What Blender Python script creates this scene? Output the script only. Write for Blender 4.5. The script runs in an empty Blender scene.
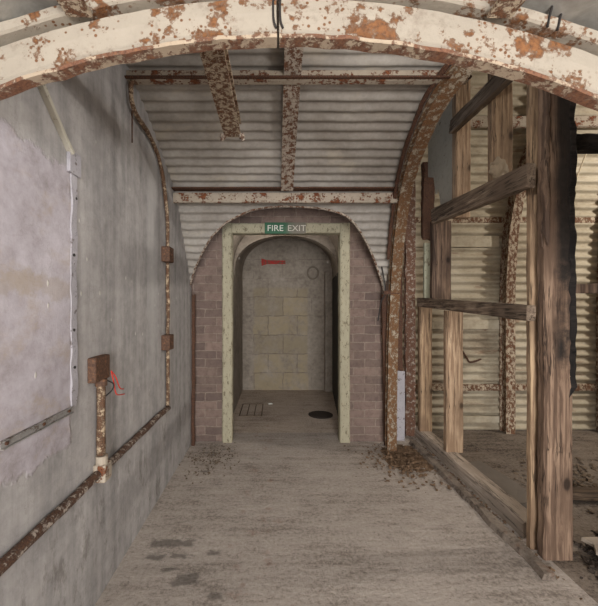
import bpy, bmesh, math, random
from mathutils import Vector, Matrix, noise as mnoise
random.seed(7)
scn = bpy.context.scene
COL = scn.collection
PI = math.pi

# ------------------------------------------------------------------ materials
class N:
    def __init__(s, name, rough=0.85, metal=0.0):
        s.m = bpy.data.materials.new(name); s.m.use_nodes = True
        s.t = s.m.node_tree; s.t.nodes.clear()
        s.out = s.t.nodes.new('ShaderNodeOutputMaterial')
        s.b = s.t.nodes.new('ShaderNodeBsdfPrincipled')
        s.t.links.new(s.b.outputs[0], s.out.inputs[0])
        s.b.inputs['Roughness'].default_value = rough
        s.b.inputs['Metallic'].default_value = metal
        s.b.inputs['Specular IOR Level'].default_value = 0.25
        s.tc = s.t.nodes.new('ShaderNodeTexCoord')
        s.sep = s.t.nodes.new('ShaderNodeSeparateXYZ')
        s.t.links.new(s.tc.outputs['Object'], s.sep.inputs[0])
        s.x, s.y, s.z = s.sep.outputs
    def put(s, inp, v):
        if isinstance(v, bpy.types.NodeSocket): s.t.links.new(v, inp)
        elif isinstance(v, tuple) and inp.type == 'RGBA': inp.default_value = (*v[:3], 1)
        else: inp.default_value = v
    def co(s, scale=(1, 1, 1), off=(0, 0, 0)):
        n = s.t.nodes.new('ShaderNodeMapping'); s.t.links.new(s.tc.outputs['Object'], n.inputs[0])
        n.inputs['Scale'].default_value = scale; n.inputs['Location'].default_value = off
        return n.outputs[0]
    def noise(s, scale=5, detail=6, rough=0.6, sc=(1, 1, 1), off=(0, 0, 0), dist=0):
        n = s.t.nodes.new('ShaderNodeTexNoise'); s.t.links.new(s.co(sc, off), n.inputs['Vector'])
        n.inputs['Scale'].default_value = scale; n.inputs['Detail'].default_value = detail
        n.inputs['Roughness'].default_value = rough; n.inputs['Distortion'].default_value = dist
        return n.outputs['Fac']
    def voro(s, scale=20, sc=(1, 1, 1), rand=1.0):
        n = s.t.nodes.new('ShaderNodeTexVoronoi'); s.t.links.new(s.co(sc), n.inputs['Vector'])
        n.inputs['Scale'].default_value = scale; n.inputs['Randomness'].default_value = rand
        return n.outputs['Distance']
    def math(s, op, a, b=0.0, clamp=False):
        n = s.t.nodes.new('ShaderNodeMath'); n.operation = op; n.use_clamp = clamp
        s.put(n.inputs[0], a); s.put(n.inputs[1], b); return n.outputs[0]
    def step(s, v, lo, hi):
        n = s.t.nodes.new('ShaderNodeMapRange'); n.interpolation_type = 'SMOOTHSTEP'
        s.put(n.inputs[0], v); n.inputs[1].default_value = lo; n.inputs[2].default_value = hi
        return n.outputs[0]
    def mix(s, f, a, b):
        n = s.t.nodes.new('ShaderNodeMix'); n.data_type = 'RGBA'
        s.put(n.inputs[0], f); s.put(n.inputs[6], a); s.put(n.inputs[7], b); return n.outputs[2]
    def ramp(s, f, stops):
        n = s.t.nodes.new('ShaderNodeValToRGB'); s.put(n.inputs[0], f)
        e = n.color_ramp.elements
        while len(e) < len(stops): e.new(0.5)
        for k, (p, c) in enumerate(stops): e[k].position = p; e[k].color = (*c, 1)
        return n.outputs[0]
    def box(s, v, lo, hi, soft):          # 1 inside lo..hi
        return s.math('MULTIPLY', s.step(v, lo - soft, lo + soft), s.math('SUBTRACT', 1.0, s.step(v, hi - soft, hi + soft)))
    def mul(s, a, b): return s.math('MULTIPLY', a, b)
    def add(s, a, b): return s.math('ADD', a, b)
    def color(s, c): s.put(s.b.inputs['Base Color'], c)
    def bump(s, h, strength=0.4, dist=0.01):
        n = s.t.nodes.new('ShaderNodeBump'); s.put(n.inputs['Height'], h)
        n.inputs['Strength'].default_value = strength; n.inputs['Distance'].default_value = dist
        s.t.links.new(n.outputs[0], s.b.inputs['Normal'])

def L(r, g, b):        # sRGB 0-255 -> linear
    f = lambda v: (v / 255) / 12.92 if v / 255 <= 0.04045 else ((v / 255 + 0.055) / 1.055) ** 2.4
    return (f(r), f(g), f(b))

def painted_rust(name, paint, rust=0.5, rscale=6.0, spots=True, dark=L(58, 34, 24), mid=L(122, 70, 42), stretch=(1, 1, 1), spotscale=32):
    n = N(name, 0.75)
    a = n.noise(rscale, 8, 0.65, stretch)
    b = n.noise(rscale * 4, 6, 0.7, stretch, (3, 7, 1))
    mask = n.step(n.add(n.mul(a, 0.65), n.mul(b, 0.35)), 0.66 - rust * 0.36, 0.72 - rust * 0.36)
    pc = n.mix(n.noise(3, 6, 0.7, (1, 1, 1), (9, 1, 4)), tuple(c * 0.72 for c in paint), tuple(min(1, c * 1.15) for c in paint))
    rc = n.ramp(n.noise(rscale * 7, 5, 0.7), [(0.3, dark), (0.55, mid), (0.75, L(140, 98, 64))])
    mv = n.add(n.mul(a, 0.65), n.mul(b, 0.35))
    rim = n.step(mv, 0.645 - rust * 0.36, 0.675 - rust * 0.36)
    c = n.mix(n.mul(rim, .75), pc, tuple((d * .6 + m_ * .4) for d, m_ in zip(dark, mid)))
    c = n.mix(mask, c, rc)
    c = n.mix(n.mul(n.step(n.noise(rscale * 2.2, 7, .75, stretch, (6, 6, 1)), .5, .72), .35), c, dark)
    if spots:
        v = n.voro(spotscale)
        sp = n.mul(n.math('SUBTRACT', 1.0, n.step(v, 0.16, 0.3)), n.step(n.noise(4.5, 3), 0.44, 0.52))
        c = n.mix(sp, c, n.mix(n.noise(40), dark, mid))
    n.color(c)
    n.bump(n.add(n.mul(mask, 0.6), n.mul(b, 0.8)), 0.6, 0.006)
    return n.m

def wood(name, c1, c2, axis=2, knots=True, rough=0.85, grain=1.0, char=0.0):
    n = N(name, rough)
    sc = [14, 14, 14]; sc[axis] = 0.8
    g = n.noise(3.2, 7, 0.65, tuple(sc), (0, 0, 0), 0.6)
    big = n.noise(2.5, 4, 0.6, tuple(1 if i != axis else 0.6 for i in range(3)), (5, 2, 8))
    c = n.ramp(g, [(0.32, tuple(v * 0.55 for v in c2)), (0.45, c2), (0.62, c1), (0.8, tuple(min(1, v * 1.15) for v in c1))])
    c = n.mix(n.step(big, 0.45, 0.68), c, n.mix(g, c2, tuple(v * 0.6 for v in c2)))
    if knots:
        v = n.voro(5.0, tuple(1 if i != axis else 0.55 for i in range(3)))
        c = n.mix(n.math('SUBTRACT', 1.0, n.step(v, 0.06, 0.13)), c, tuple(v2 * 0.25 for v2 in c2))
    if char:
        cm = n.step(n.add(n.noise(4, 6, 0.7, (1, 1, 1), (2, 2, 2)), n.mul(n.z, char)), 0.95, 1.2)
        cm = n.mul(cm, n.step(n.add(n.x, n.mul(n.noise(8, 5), .05)), -0.01, 0.05)) if char > 0.2 else cm
        c = n.mix(cm, c, n.mix(n.noise(30), L(20, 17, 15), L(52, 45, 40)))
    sc2 = [9, 9, 9]; sc2[axis] = 0.35
    cr = n.noise(2.6, 5, 0.6, tuple(sc2), (1, 8, 3), .3)
    crack = n.math('SUBTRACT', 1.0, n.step(n.math('ABSOLUTE', n.math('SUBTRACT', cr, .5)), .004, .022))
    crack = n.mul(crack, n.step(n.noise(3, 3, .5, (1, 1, 1), (4, 4, 4)), .42, .55))
    c = n.mix(n.mul(crack, .85), c, tuple(v * .22 for v in c2))
    n.color(c); n.bump(n.math('SUBTRACT', g, n.mul(crack, .8)), 0.6 * grain, 0.008)
    return n.m

M = {}
M['cream_rust'] = painted_rust('cream_paint_over_rust', L(164, 154, 139), 0.35, 9.0, True, L(84, 58, 42), L(130, 88, 56), (1, 1, 1), 55)
M['lip'] = painted_rust('rusted_lip', L(176, 158, 136), 0.52, 16.0, False, L(84, 54, 42), L(124, 88, 68))
M['rail_rust'] = painted_rust('off_white_paint_over_rust', L(166, 154, 138), 0.36, 14.0)
M['rust_half'] = painted_rust('flaking_rust', L(164, 152, 138), 0.44, 34.0, False, L(66, 42, 32), L(106, 70, 50))
M['rust_flake'] = painted_rust('heavily_flaked_rust', L(180, 164, 142), 0.48, 34.0, False, L(70, 46, 35), L(112, 78, 56), (1.2, 1.2, .7))
M['rust_rib'] = painted_rust('orange_rust_rib', L(156, 144, 126), 0.56, 30.0, False, L(72, 52, 38), L(116, 84, 56), (1, 1, .7))
M['rust_dark'] = painted_rust('dark_rust', L(98, 80, 66), 0.75, 24.0, False, L(42, 30, 25), L(84, 58, 45))
M['rust_box'] = painted_rust('rusty_box', L(104, 82, 68), 0.85, 10.0, False, L(62, 46, 38), L(92, 68, 54))
M['conduit'] = painted_rust('rusty_conduit', L(164, 152, 140), 0.56, 30.0, False, L(54, 40, 34), L(84, 62, 50))
M['conduit_thin'] = painted_rust('rusty_thin_conduit', L(170, 150, 125), 0.55, 36.0, False, L(60, 44, 36), L(100, 74, 56))
M['channel'] = painted_rust('grey_channel', L(140, 136, 132), 0.3, 24.0, False, L(70, 60, 54), L(104, 90, 80))
M['steel_bolt'] = painted_rust('bolt_steel', L(150, 140, 130), 0.3, 20.0, False)
M['pale_flake'] = painted_rust('pale_blue_grey_flakes', L(164, 160, 164), 0.24, 26.0, False, L(76, 68, 66), L(120, 108, 104))
M['frame_paint'] = painted_rust('pale_green_cream_paint', L(166, 159, 136), 0.29, 30.0, False, L(84, 76, 60), L(124, 114, 92), (1.2, 1.2, .5))
M['grey_board'] = painted_rust('grey_green_board', L(178, 172, 158), 0.14, 10.0, False, L(70, 62, 52), L(110, 98, 82))
M['pale_green'] = painted_rust('pale_green_board', L(158, 158, 138), 0.25, 10.0, False, L(80, 66, 52), L(120, 104, 84))
M['stud_light'] = wood('warm_pale_timber', L(192, 166, 138), L(150, 124, 100))
M['stud_mid'] = wood('grey_brown_timber', L(176, 150, 120), L(132, 108, 86))
M['stud_dark'] = wood('dark_brown_timber', L(128, 106, 88), L(82, 66, 56))
M['rail_wood'] = wood('weathered_timber_rail', L(162, 144, 124), L(106, 90, 76), 1, False)
M['post_wood'] = wood('weathered_timber_post', L(146, 122, 102), L(100, 80, 66), 2, True, 0.85, 1.0, 0.45)
M['sill_wood'] = wood('dusty_sill_timber', L(190, 176, 162), L(160, 146, 132), 1, False)
M['char'] = wood('charred_timber', L(48, 42, 38), L(28, 24, 22), 0, False)
M['plank'] = wood('dirty_plank', L(96, 80, 64), L(62, 50, 40), 0, False)

def plain(name, c, rough=0.6, metal=0.0, var=0.25):
    n = N(name, rough, metal)
    n.color(n.mix(n.noise(14, 5), tuple(v * (1 - var) for v in c), tuple(min(1, v * (1 + var)) for v in c)))
    return n.m
M['red_wire'] = plain('red_insulation', L(190, 62, 50), 0.5)
M['black_wire'] = plain('black_insulation', L(40, 38, 38), 0.5)
M['string'] = plain('pale_string', L(200, 186, 160), 0.8)
M['clip'] = plain('dark_steel_clip', L(46, 42, 40), 0.6)
M['knot'] = painted_rust('peeling_pale_foam', L(150, 134, 112), 0.2, 18.0, False, L(110, 92, 72), L(140, 122, 100))
M['letter'] = plain('white_letter_paint', L(206, 206, 196), 0.6, 0, .08)
M['letter_worn'] = plain('worn_letter_paint', L(186, 180, 168), 0.7, 0, .15)
M['cover'] = plain('dark_iron', L(58, 50, 44), 0.7)
M['chip'] = plain('rust_chip', L(104, 84, 66), 0.9, 0, .6)
M['soil'] = plain('dry_soil', L(104, 90, 76), 0.95, 0, .35)
M['pipe_stub'] = plain('grey_pipe', L(122, 112, 100), 0.8)
M['board'] = plain('dusty_board', L(112, 104, 96), 0.9, 0, .2)

def mk_redmark():
    n = N('worn_red_paint', 0.7)
    n.color(n.mix(n.step(n.noise(22, 6, .7), 0.4, 0.62), L(176, 44, 40), L(110, 76, 64)))
    return n.m
M['redmark'] = mk_redmark()
def mk_sign():
    n = N('worn_green_sign', 0.5)
    e = n.add(n.x, n.mul(n.math('SUBTRACT', n.noise(18, 5, .7), 0.5), 0.16))
    c = n.mix(n.step(e, -0.03, 0.1), n.mix(n.noise(10), L(34, 78, 54), L(52, 98, 70)), L(108, 102, 90))
    n.color(c); return n.m
M['sign'] = mk_sign()

def mk_leftwall():
    n = N('old_plaster_left', 0.9)
    big = n.noise(1.6, 6, .6); fine = n.noise(14, 8, .7)
    streak = n.noise(4.0, 6, .65, (1, 3.0, .25), (4, 1, 2))
    grey = n.ramp(n.add(n.mul(streak, .55), n.mul(fine, .45)), [(0.34, L(126, 124, 122)), (0.5, L(155, 151, 149)), (0.68, L(178, 174, 171))])
    yw = n.add(n.y, n.mul(n.math('SUBTRACT', n.noise(7, 5, .7, (1, 1, 1), (1, 5, 2)), 0.5), .10))
    zw = n.add(n.z, n.mul(n.math('SUBTRACT', n.noise(5, 6, .7, (1, 1, 1), (8, 5, 2)), 0.5), .22))
    patch = n.mul(n.math('SUBTRACT', 1.0, n.step(yw, 1.385, 1.40)), n.box(zw, .80, 1.90, .012))
    lil = n.ramp(n.add(n.mul(big, .5), n.mul(fine, .5)), [(0.36, L(138, 130, 130)), (0.5, L(168, 161, 166)), (0.64, L(186, 180, 186))])
    c = n.mix(patch, grey, lil)
    # buff scars across the patch
    buff = n.mul(n.mul(patch, n.step(n.noise(6, 8, .7, (1, .8, 1.3), (2, 9, 3)), .50, .68)), .6)
    c = n.mix(buff, c, L(164, 150, 136))
    seam = n.mul(patch, n.box(n.add(zw, n.mul(n.y, .02)), 1.42, 1.47, .008))
    c = n.mix(n.mul(seam, .45), c, L(158, 146, 132))
    # dark streaked stains low down
    low = n.mul(n.math('SUBTRACT', 1.0, n.step(n.z, .35, .75)), n.step(n.noise(7, 7, .75, (1, 1.6, .7), (3, 3, 9)), .52, .68))
    c = n.mix(n.mul(low, .6), c, L(92, 86, 80))
    # paler bands further along
    band = n.mul(n.box(yw, 2.22, 2.42, .06), n.step(n.z, .6, 1.4))
    c = n.mix(n.mul(band, .45), c, L(186, 184, 182))
    chip = n.mul(n.math('SUBTRACT', 1.0, n.step(n.voro(9, (1, 1.6, .8)), .05, .10)), n.step(n.noise(3, 3), .5, .58))
    c = n.mix(chip, c, L(196, 192, 184))
    hair = n.mul(n.math('SUBTRACT', 1.0, n.step(n.math('ABSOLUTE', n.math('SUBTRACT', n.noise(2.2, 8, .6, (1, 1, 1), (7, 7, 7)), .5)), .001, .004)), .22)
    c = n.mix(hair, c, L(124, 118, 112))
    n.color(c)
    n.bump(n.add(n.add(n.mul(fine, .8), n.mul(patch, .9)), n.mul(chip, .6)), .45, .008)
    return n.m
M['leftwall'] = mk_leftwall()

def mk_floor(name, a, b, c3, wet=True):
    n = N(name, 0.92)
    lines = n.noise(11, 8, .7, (.55, 1.7, 1)); tamp = n.noise(7, 4, .6, (.12, 2.0, 1), (3, 3, 3), .3)
    blot = n.noise(2.0, 7, .65); fine = n.noise(48, 7, .8)
    mixv = n.add(n.add(n.mul(lines, .22), n.mul(blot, .22)), n.add(n.mul(fine, .44), n.mul(tamp, .12)))
    c = n.ramp(mixv, [(0.39, tuple(v * .72 for v in c3)), (0.44, c3), (0.49, a), (0.58, b), (0.63, tuple(min(1, v * 1.2) for v in b))])
    st = n.mul(n.step(n.noise(5, 7, .7, (.6, 1.6, 1), (1, 2, 0)), .57, .66), n.box(n.x, -.75, -.25, .22))
    c = n.mix(n.mul(st, .6), c, L(66, 60, 56))
    for (xa, xb, ya, yb) in ((-.70, -.46, 1.95, 2.01), (-.70, -.60, 1.86, 1.90), (-.56, -.48, 1.87, 1.90), (-.36, -.30, 1.89, 1.93), (-.50, -.38, 1.68, 1.76), (-.30, -.24, 1.60, 1.64)):
        b_ = n.mul(n.box(n.add(n.x, n.mul(n.math('SUBTRACT', n.noise(14, 4), .5), .1)), xa, xb, .015), n.box(n.add(n.y, n.mul(n.math('SUBTRACT', n.noise(11, 4, .6, (1, 1, 1), (5, 5, 0)), .5), .1)), ya, yb, .012))
        c = n.mix(n.mul(b_, .62), c, L(74, 68, 64))
    speck = n.mul(n.math('SUBTRACT', 1.0, n.step(n.voro(24), .05, .12)), n.step(n.noise(3, 3, .5, (1, 1, 1), (4, 0, 0)), .52, .6))
    c = n.mix(n.mul(speck, .7), c, L(60, 54, 50))
    red = n.mul(n.step(n.noise(9, 6, .7, (1, 1, 1), (0, 3, 3)), .56, .66), n.box(n.x, -.25, .1, .12))
    c = n.mix(n.mul(red, .35), c, L(126, 84, 64))
    n.color(c)
    n.bump(n.add(n.add(n.mul(lines, .6), n.mul(tamp, .35)), n.mul(fine, .8)), .8, .012)
    return n.m
M['floor'] = mk_floor('tamped_concrete', L(162, 152, 143), L(180, 170, 161), L(134, 124, 115))
M['floor_in'] = mk_floor('dirty_concrete', L(178, 163, 149), L(196, 182, 168), L(148, 134, 122))
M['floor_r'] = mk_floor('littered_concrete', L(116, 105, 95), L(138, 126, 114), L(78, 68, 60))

def mk_sheet(name, base, hi, lo, stain, vertical='z', rustline=0.0):
    n = N(name, 0.7, 0.0)
    big = n.noise(1.8, 6, .65); mid = n.noise(7, 7, .7, (.5, 1, 1)); fine = n.noise(40, 4, .6)
    v = n.add(n.add(n.mul(big, .45), n.mul(mid, .4)), n.mul(fine, .15))
    c = n.ramp(v, [(0.34, lo), (0.5, base), (0.64, hi)])
    st = n.step(n.noise(2.6, 8, .7, (.7, 1, 1.3), (5, 1, 6)), .54, .66)
    c = n.mix(n.mul(st, .55), c, stain)
    if rustline:
        c = n.mix(n.mul(n.step(n.noise(6, 7, .7, (.5, 1, 3)), .58, .66), rustline), c, L(110, 74, 50))
    n.color(c); n.bump(mid, .15, .004); return n.m
M['sheet'] = mk_sheet('grey_corrugated', L(146, 140, 132), L(170, 164, 156), L(116, 108, 100), L(168, 158, 142))
M['sheet_fore'] = mk_sheet('grey_corrugated_entry', L(150, 146, 138), L(184, 180, 172), L(108, 102, 94), L(128, 118, 106))
M['sheet_r'] = mk_sheet('cream_corrugated', L(170, 159, 138), L(190, 180, 160), L(128, 115, 97), L(150, 136, 114), 'z', .55)

def mk_brick():
    n = N('dull_purple_brick', 0.92)
    cv = n.t.nodes.new('ShaderNodeCombineXYZ'); n.put(cv.inputs[0], n.add(n.x, n.mul(n.noise(9, 3), .03))); n.put(cv.inputs[1], n.add(n.z, n.mul(n.noise(7, 3, .5, (1, 1, 1), (3, 1, 1)), .03)))
    br = n.t.nodes.new('ShaderNodeTexBrick'); n.t.links.new(cv.outputs[0], br.inputs['Vector'])
    br.inputs['Scale'].default_value = 1.0
    br.inputs['Brick Width'].default_value = .225; br.inputs['Row Height'].default_value = .083
    br.inputs['Mortar Size'].default_value = .006; br.inputs['Mortar Smooth'].default_value = .4; br.inputs['Bias'].default_value = -.1
    br.inputs['Color1'].default_value = (*L(130, 111, 102), 1); br.inputs['Color2'].default_value = (*L(94, 81, 76), 1)
    br.inputs['Mortar'].default_value = (*L(142, 127, 115), 1)
    c = n.mix(n.mul(n.step(n.noise(3, 7, .7), .42, .66), .55), br.outputs['Color'], L(122, 106, 96))
    c = n.mix(n.mul(n.step(n.noise(25, 5, .7), .4, .7), .5), c, L(84, 68, 62))
    n.color(c)
    n.bump(n.add(n.math('SUBTRACT', 1.0, br.outputs['Fac']), n.mul(n.noise(30, 5), .5)), .7, .008)
    return n.m
M['brick'] = mk_brick()

def mk_block(name, patchy):
    n = N(name, 0.92)
    cv = n.t.nodes.new('ShaderNodeCombineXYZ'); n.put(cv.inputs[0], n.add(n.add(n.x, .08), n.mul(n.noise(6, 3), .05))); n.put(cv.inputs[1], n.add(n.z, n.mul(n.noise(5, 3, .5, (1, 1, 1), (3, 1, 1)), .05)))
    br = n.t.nodes.new('ShaderNodeTexBrick'); n.t.links.new(cv.outputs[0], br.inputs['Vector'])
    br.inputs['Scale'].default_value = 1.0
    br.inputs['Brick Width'].default_value = .46; br.inputs['Row Height'].default_value = .30
    br.inputs['Mortar Size'].default_value = .008; br.inputs['Mortar Smooth'].default_value = .6
    br.inputs['Color1'].default_value = (*L(162, 147, 118), 1); br.inputs['Color2'].default_value = (*L(142, 130, 108), 1)
    br.inputs['Mortar'].default_value = (*L(118, 106, 92), 1)
    r = n.ramp(n.add(n.mul(n.noise(3.5, 7, .7), .6), n.mul(n.noise(20, 5), .4)), [(0.34, L(118, 108, 98)), (0.5, L(146, 136, 124)), (0.68, L(166, 156, 144))])
    if patchy:
        xw = n.add(n.x, n.mul(n.math('SUBTRACT', n.noise(5, 4), .5), .08))
        m = n.mul(n.box(xw, -.34, .52, .02), n.math('SUBTRACT', 1.0, n.step(n.add(n.z, n.mul(n.noise(4, 4), .1)), 1.64, 1.70)))
        c = n.mix(n.mul(m, n.mul(n.step(n.noise(5, 6, .7, (1, 1, 1), (1, 2, 3)), .3, .6), .75)), r, br.outputs['Color'])
        c = n.mix(n.mul(br.outputs['Fac'], n.mul(n.step(n.noise(6, 4), .42, .6), .4)), c, L(100, 90, 78))
    else: c = r
    n.color(c); n.bump(n.add(n.mul(n.math('SUBTRACT', 1.0, br.outputs['Fac']), .8 if patchy else 0), n.noise(16, 6)), .5, .008)
    return n.m
M['block'] = mk_block('rendered_blockwork', True)
M['render'] = mk_block('dirty_render', False)
M['dark_opening'] = plain('dark_opening_shade', L(44, 40, 36), .8)  # near-black wall colour stands in for the unlit opening inside the passage
M['gable'] = plain('gable_board', L(120, 112, 104), .9)

# ------------------------------------------------------------------ mesh helpers
def tag(o, label=None, cat=None, group=None, kind=None):
    if label: o['label'] = label
    if cat: o['category'] = cat
    if group: o['group'] = group
    if kind: o['kind'] = kind
    return o

def link(name, bm, mat, parent=None, base=None, smooth=False):
    """One mesh object. Vertices are given in world space and re-centred on base (or the parent's place)."""
    bmesh.ops.recalc_face_normals(bm, faces=bm.faces[:])
    me = bpy.data.meshes.new(name)
    if parent is not None: org = Vector(parent.matrix_basis.translation) if parent.parent is None else Vector(parent['_org'])
    elif base is not None: org = Vector(base)
    else: org = Vector((0, 0, 0))
    if parent is not None and parent.parent is None and '_org' in parent: org = Vector(parent['_org'])
    bmesh.ops.translate(bm, verts=bm.verts[:], vec=-org)
    bm.to_mesh(me); bm.free()
    me.materials.append(mat)
    if smooth:
        for p in me.polygons: p.use_smooth = True
    o = bpy.data.objects.new(name, me); COL.objects.link(o)
    if parent is not None: o.parent = parent
    else: o.location = org
    o['_org'] = tuple(org)
    return o

def root(name, loc, label, cat, group=None):
    o = bpy.data.objects.new(name, None); COL.objects.link(o); o.location = loc; o['_org'] = tuple(loc)
    o.empty_display_size = .1
    return tag(o, label, cat, group)

def structure(name, bm, mat, smooth=False):
    return tag(link(name, bm, mat, None, None, smooth), kind='structure')

def wob(p, f, amp):
    return Vector(p) + mnoise.noise_vector(Vector(p) * f) * amp

def box(bm, x0, x1, y0, y1, z0, z1, bevel=0.004):
    v = [bm.verts.new((x, y, z)) for x in (x0, x1) for y in (y0, y1) for z in (z0, z1)]
    q = [(0, 1, 3, 2), (4, 6, 7, 5), (0, 4, 5, 1), (2, 3, 7, 6), (0, 2, 6, 4), (1, 5, 7, 3)]
    fs = [bm.faces.new([v[i] for i in f]) for f in q]
    if bevel:
        es = list({e for f in fs for e in f.edges})
        bmesh.ops.bevel(bm, geom=es, offset=bevel, segments=2, profile=.5, affect='EDGES')
    return bm

def beam(bm, a, b, w, h, up=(0, 0, 1), amp=.004, seg=.06, ragged=(0, 0), chip=.006):
    """Rough-sawn timber from a to b (centre line), w across, h along 'up'."""
    a, b = Vector(a), Vector(b); d = b - a; Ln = d.length; t = d / Ln
    s = t.cross(Vector(up)).normalized(); u = s.cross(t)
    n = max(2, int(Ln / seg)); c = min(w, h) * .12
    sec = [(-w/2+c, -h/2), (w/2-c, -h/2), (w/2, -h/2+c), (w/2, h/2-c), (w/2-c, h/2), (-w/2+c, h/2), (-w/2, h/2-c), (-w/2, -h/2+c)]
    rings = []
    for i in range(n + 1):
        r = []
        for k, (p, q) in enumerate(sec):
            tt = Ln * i / n
            if i == 0: tt -= ragged[0] * random.random()
            if i == n: tt += ragged[1] * random.random()
            P = a + t * tt + s * p + u * q
            P = P + mnoise.noise_vector(P * 3.1) * amp + mnoise.noise_vector(P * 17) * chip * .5
            r.append(bm.verts.new(P))
        rings.append(r)
    for i in range(n):
        for k in range(8):
            bm.faces.new((rings[i][k], rings[i][(k+1) % 8], rings[i+1][(k+1) % 8], rings[i+1][k]))
    bm.faces.new(rings[0][::-1]); bm.faces.new(rings[-1])
    return bm

def sweep(bm, pts, prof, side, closed=True, cap=True, amp=0.0):
    """Sweep the closed cross-section prof [(s, n)] along pts; side = fixed side vector, n = tangent x side."""
    pts = [Vector(p) for p in pts]; side = Vector(side).normalized(); rings = []
    for i, p in enumerate(pts):
        t = (pts[min(i + 1, len(pts) - 1)] - pts[max(i - 1, 0)]).normalized()
        s = (side - t * side.dot(t)).normalized(); nn = t.cross(s)
        r = []
        for a, b in prof:
            P = p + s * a + nn * b
            if amp: P = P + mnoise.noise_vector(P * 21) * amp
            r.append(bm.verts.new(P))
        rings.append(r)
    k = len(prof)
    for i in range(len(pts) - 1):
        for j in range(k):
            bm.faces.new((rings[i][j], rings[i][(j+1) % k], rings[i+1][(j+1) % k], rings[i+1][j]))
    if cap: bm.faces.new(rings[0][::-1]); bm.faces.new(rings[-1])
    return bm

def circ(r, n=10): return [(r * math.cos(2*PI*i/n), r * math.sin(2*PI*i/n)) for i in range(n)]
def tube(bm, pts, r, side=(1, 0, 0), n=10, amp=0.0): return sweep(bm, pts, circ(r, n), side, amp=amp)
def smooth_path(pts, sub=6):
    P = [Vector(p) for p in pts]; out = []
    for i in range(len(P) - 1):
        p0, p1, p2, p3 = P[max(i-1, 0)], P[i], P[i+1], P[min(i+2, len(P)-1)]
        for k in range(sub):
            t = k / sub
            out.append(.5 * ((2*p1) + (p2-p0)*t + (2*p0-5*p1+4*p2-p3)*t*t + (3*p1-p0-3*p2+p3)*t*t*t))
    out.append(P[-1]); return out
def resample(pts, step):
    P = [Vector(p) for p in pts]; out = [P[0]]; acc = 0
    for a, b in zip(P, P[1:]):
        d = (b - a).length
        while acc + d >= step:
            f = (step - acc) / d; a = a.lerp(b, f); out.append(a); d = (b - a).length; acc = 0
        acc += d
    if (out[-1] - P[-1]).length > step * .3: out.append(P[-1])
    return out
def isec(wf, h, tf=.010, tw=.012, wo=None):   # I cross-section: near flange at n=0, far flange at n=h
    wo = wo or wf; f, o, w = wf/2, wo/2, tw/2
    return [(-f, 0), (f, 0), (f, tf), (w, tf), (w, h-tf), (o, h-tf), (o, h), (-o, h), (-o, h-tf), (-w, h-tf), (-w, tf), (-f, tf)]
def cyl(bm, c, axis, r, h, n=12):
    c = Vector(c); axis = Vector(axis).normalized()
    side = Vector((1, 0, 0)) if abs(axis.x) < .9 else Vector((0, 1, 0))
    return sweep(bm, [c, c + axis * h], circ(r, n), side)
def bolt(bm, c, axis, r, h):
    cyl(bm, c, axis, r, h, 6); return cyl(bm, Vector(c) + Vector(axis).normalized() * h * .9, axis, r * .55, h * .8, 8)

# ------------------------------------------------------------------ dimensions (metres; camera over the origin, +Y into the tunnel)
LW = -0.81                      # left wall face
EYE = 1.35
BY = 3.46                       # brick wall face
VAULT = [(0.97, 2.77), (1.40, 2.745), (1.85, 2.68), (2.30, 2.53), (2.61, 2.385), (2.87, 2.23), (3.08, 1.95), (3.28, 1.68), (3.39, 1.45), (3.43, 1.25), (3.44, 1.12)]
VP = resample(smooth_path([(0, y, z) for y, z in VAULT], 10), .0125)
def vault_at_z(z):              # Y of the sheet at height z on its far side
    for a, b in zip(VP, VP[1:]):
        if (a.z - z) * (b.z - z) <= 0 and a.z != b.z: return a.y + (b.y - a.y) * (a.z - z) / (a.z - b.z)
    return VP[-1].y
def vault_at_y(y):
    for a, b in zip(VP, VP[1:]):
        if a.y <= y <= b.y: return a.z + (b.z - a.z) * (y - a.y) / max(1e-6, b.y - a.y)
    return VP[-1].z
VR = 1.06                       # right edge of the corridor vault
HC, HR, HZ = 0.03, 2.14, -.09    # entry arch: centre x, inner radius, centre height
AY = 0.92                       # entry arch plane
RY = 3.78                       # right chamber back wall

# ------------------------------------------------------------------ shell
def poly_prism(bm, pts, d):     # extrude a planar polygon by vector d
    a = [bm.verts.new(p) for p in pts]; b = [bm.verts.new(Vector(p) + Vector(d)) for p in pts]
    bm.faces.new(a); bm.faces.new(b[::-1])
    for i in range(len(a)): bm.faces.new((a[i], b[i], b[(i+1) % len(a)], a[(i+1) % len(a)]))
    return bm
bm = bmesh.new()
wl = [(LW, -4.2, 0), (LW, 3.40, 0), (LW, 3.40, 1.5)] + [(LW, p.y, p.z + .03) for p in VP[::-1] if p.z > 1.5][::6] + [(LW, .96, 2.3), (LW, -4.2, 2.3)]
poly_prism(bm, wl, (-.15, 0, 0)); structure('wall_left', bm, M['leftwall'])

def ground(bm, x0, x1, y0, y1, z, st=.05, amp=.003):
    nx, ny = max(2, int((x1-x0)/st)), max(2, int((y1-y0)/st))
    V = [[bm.verts.new((x0+(x1-x0)*i/nx, y0+(y1-y0)*j/ny, z + (amp * mnoise.noise(Vector((x0+(x1-x0)*i/nx, y0+(y1-y0)*j/ny, 0)) * 4) if 0 < i < nx and 0 < j < ny else 0))) for j in range(ny+1)] for i in range(nx+1)]
    for i in range(nx):
        for j in range(ny): bm.faces.new((V[i][j], V[i+1][j], V[i+1][j+1], V[i][j+1]))
    return bm
structure('floor', ground(bmesh.new(), LW - .01, 1.46, -4.2, BY + .24, 0, .06), M['floor'], True)
structure('floor_inner', ground(bmesh.new(), -.6, 1.0, BY + .24, 5.6, -.001, .06), M['floor_in'], True)
structure('floor_right', ground(bmesh.new(), 1.46, 5.7, .9, RY + .06, 0.0, .06, .01), M['floor_r'], True)
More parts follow.
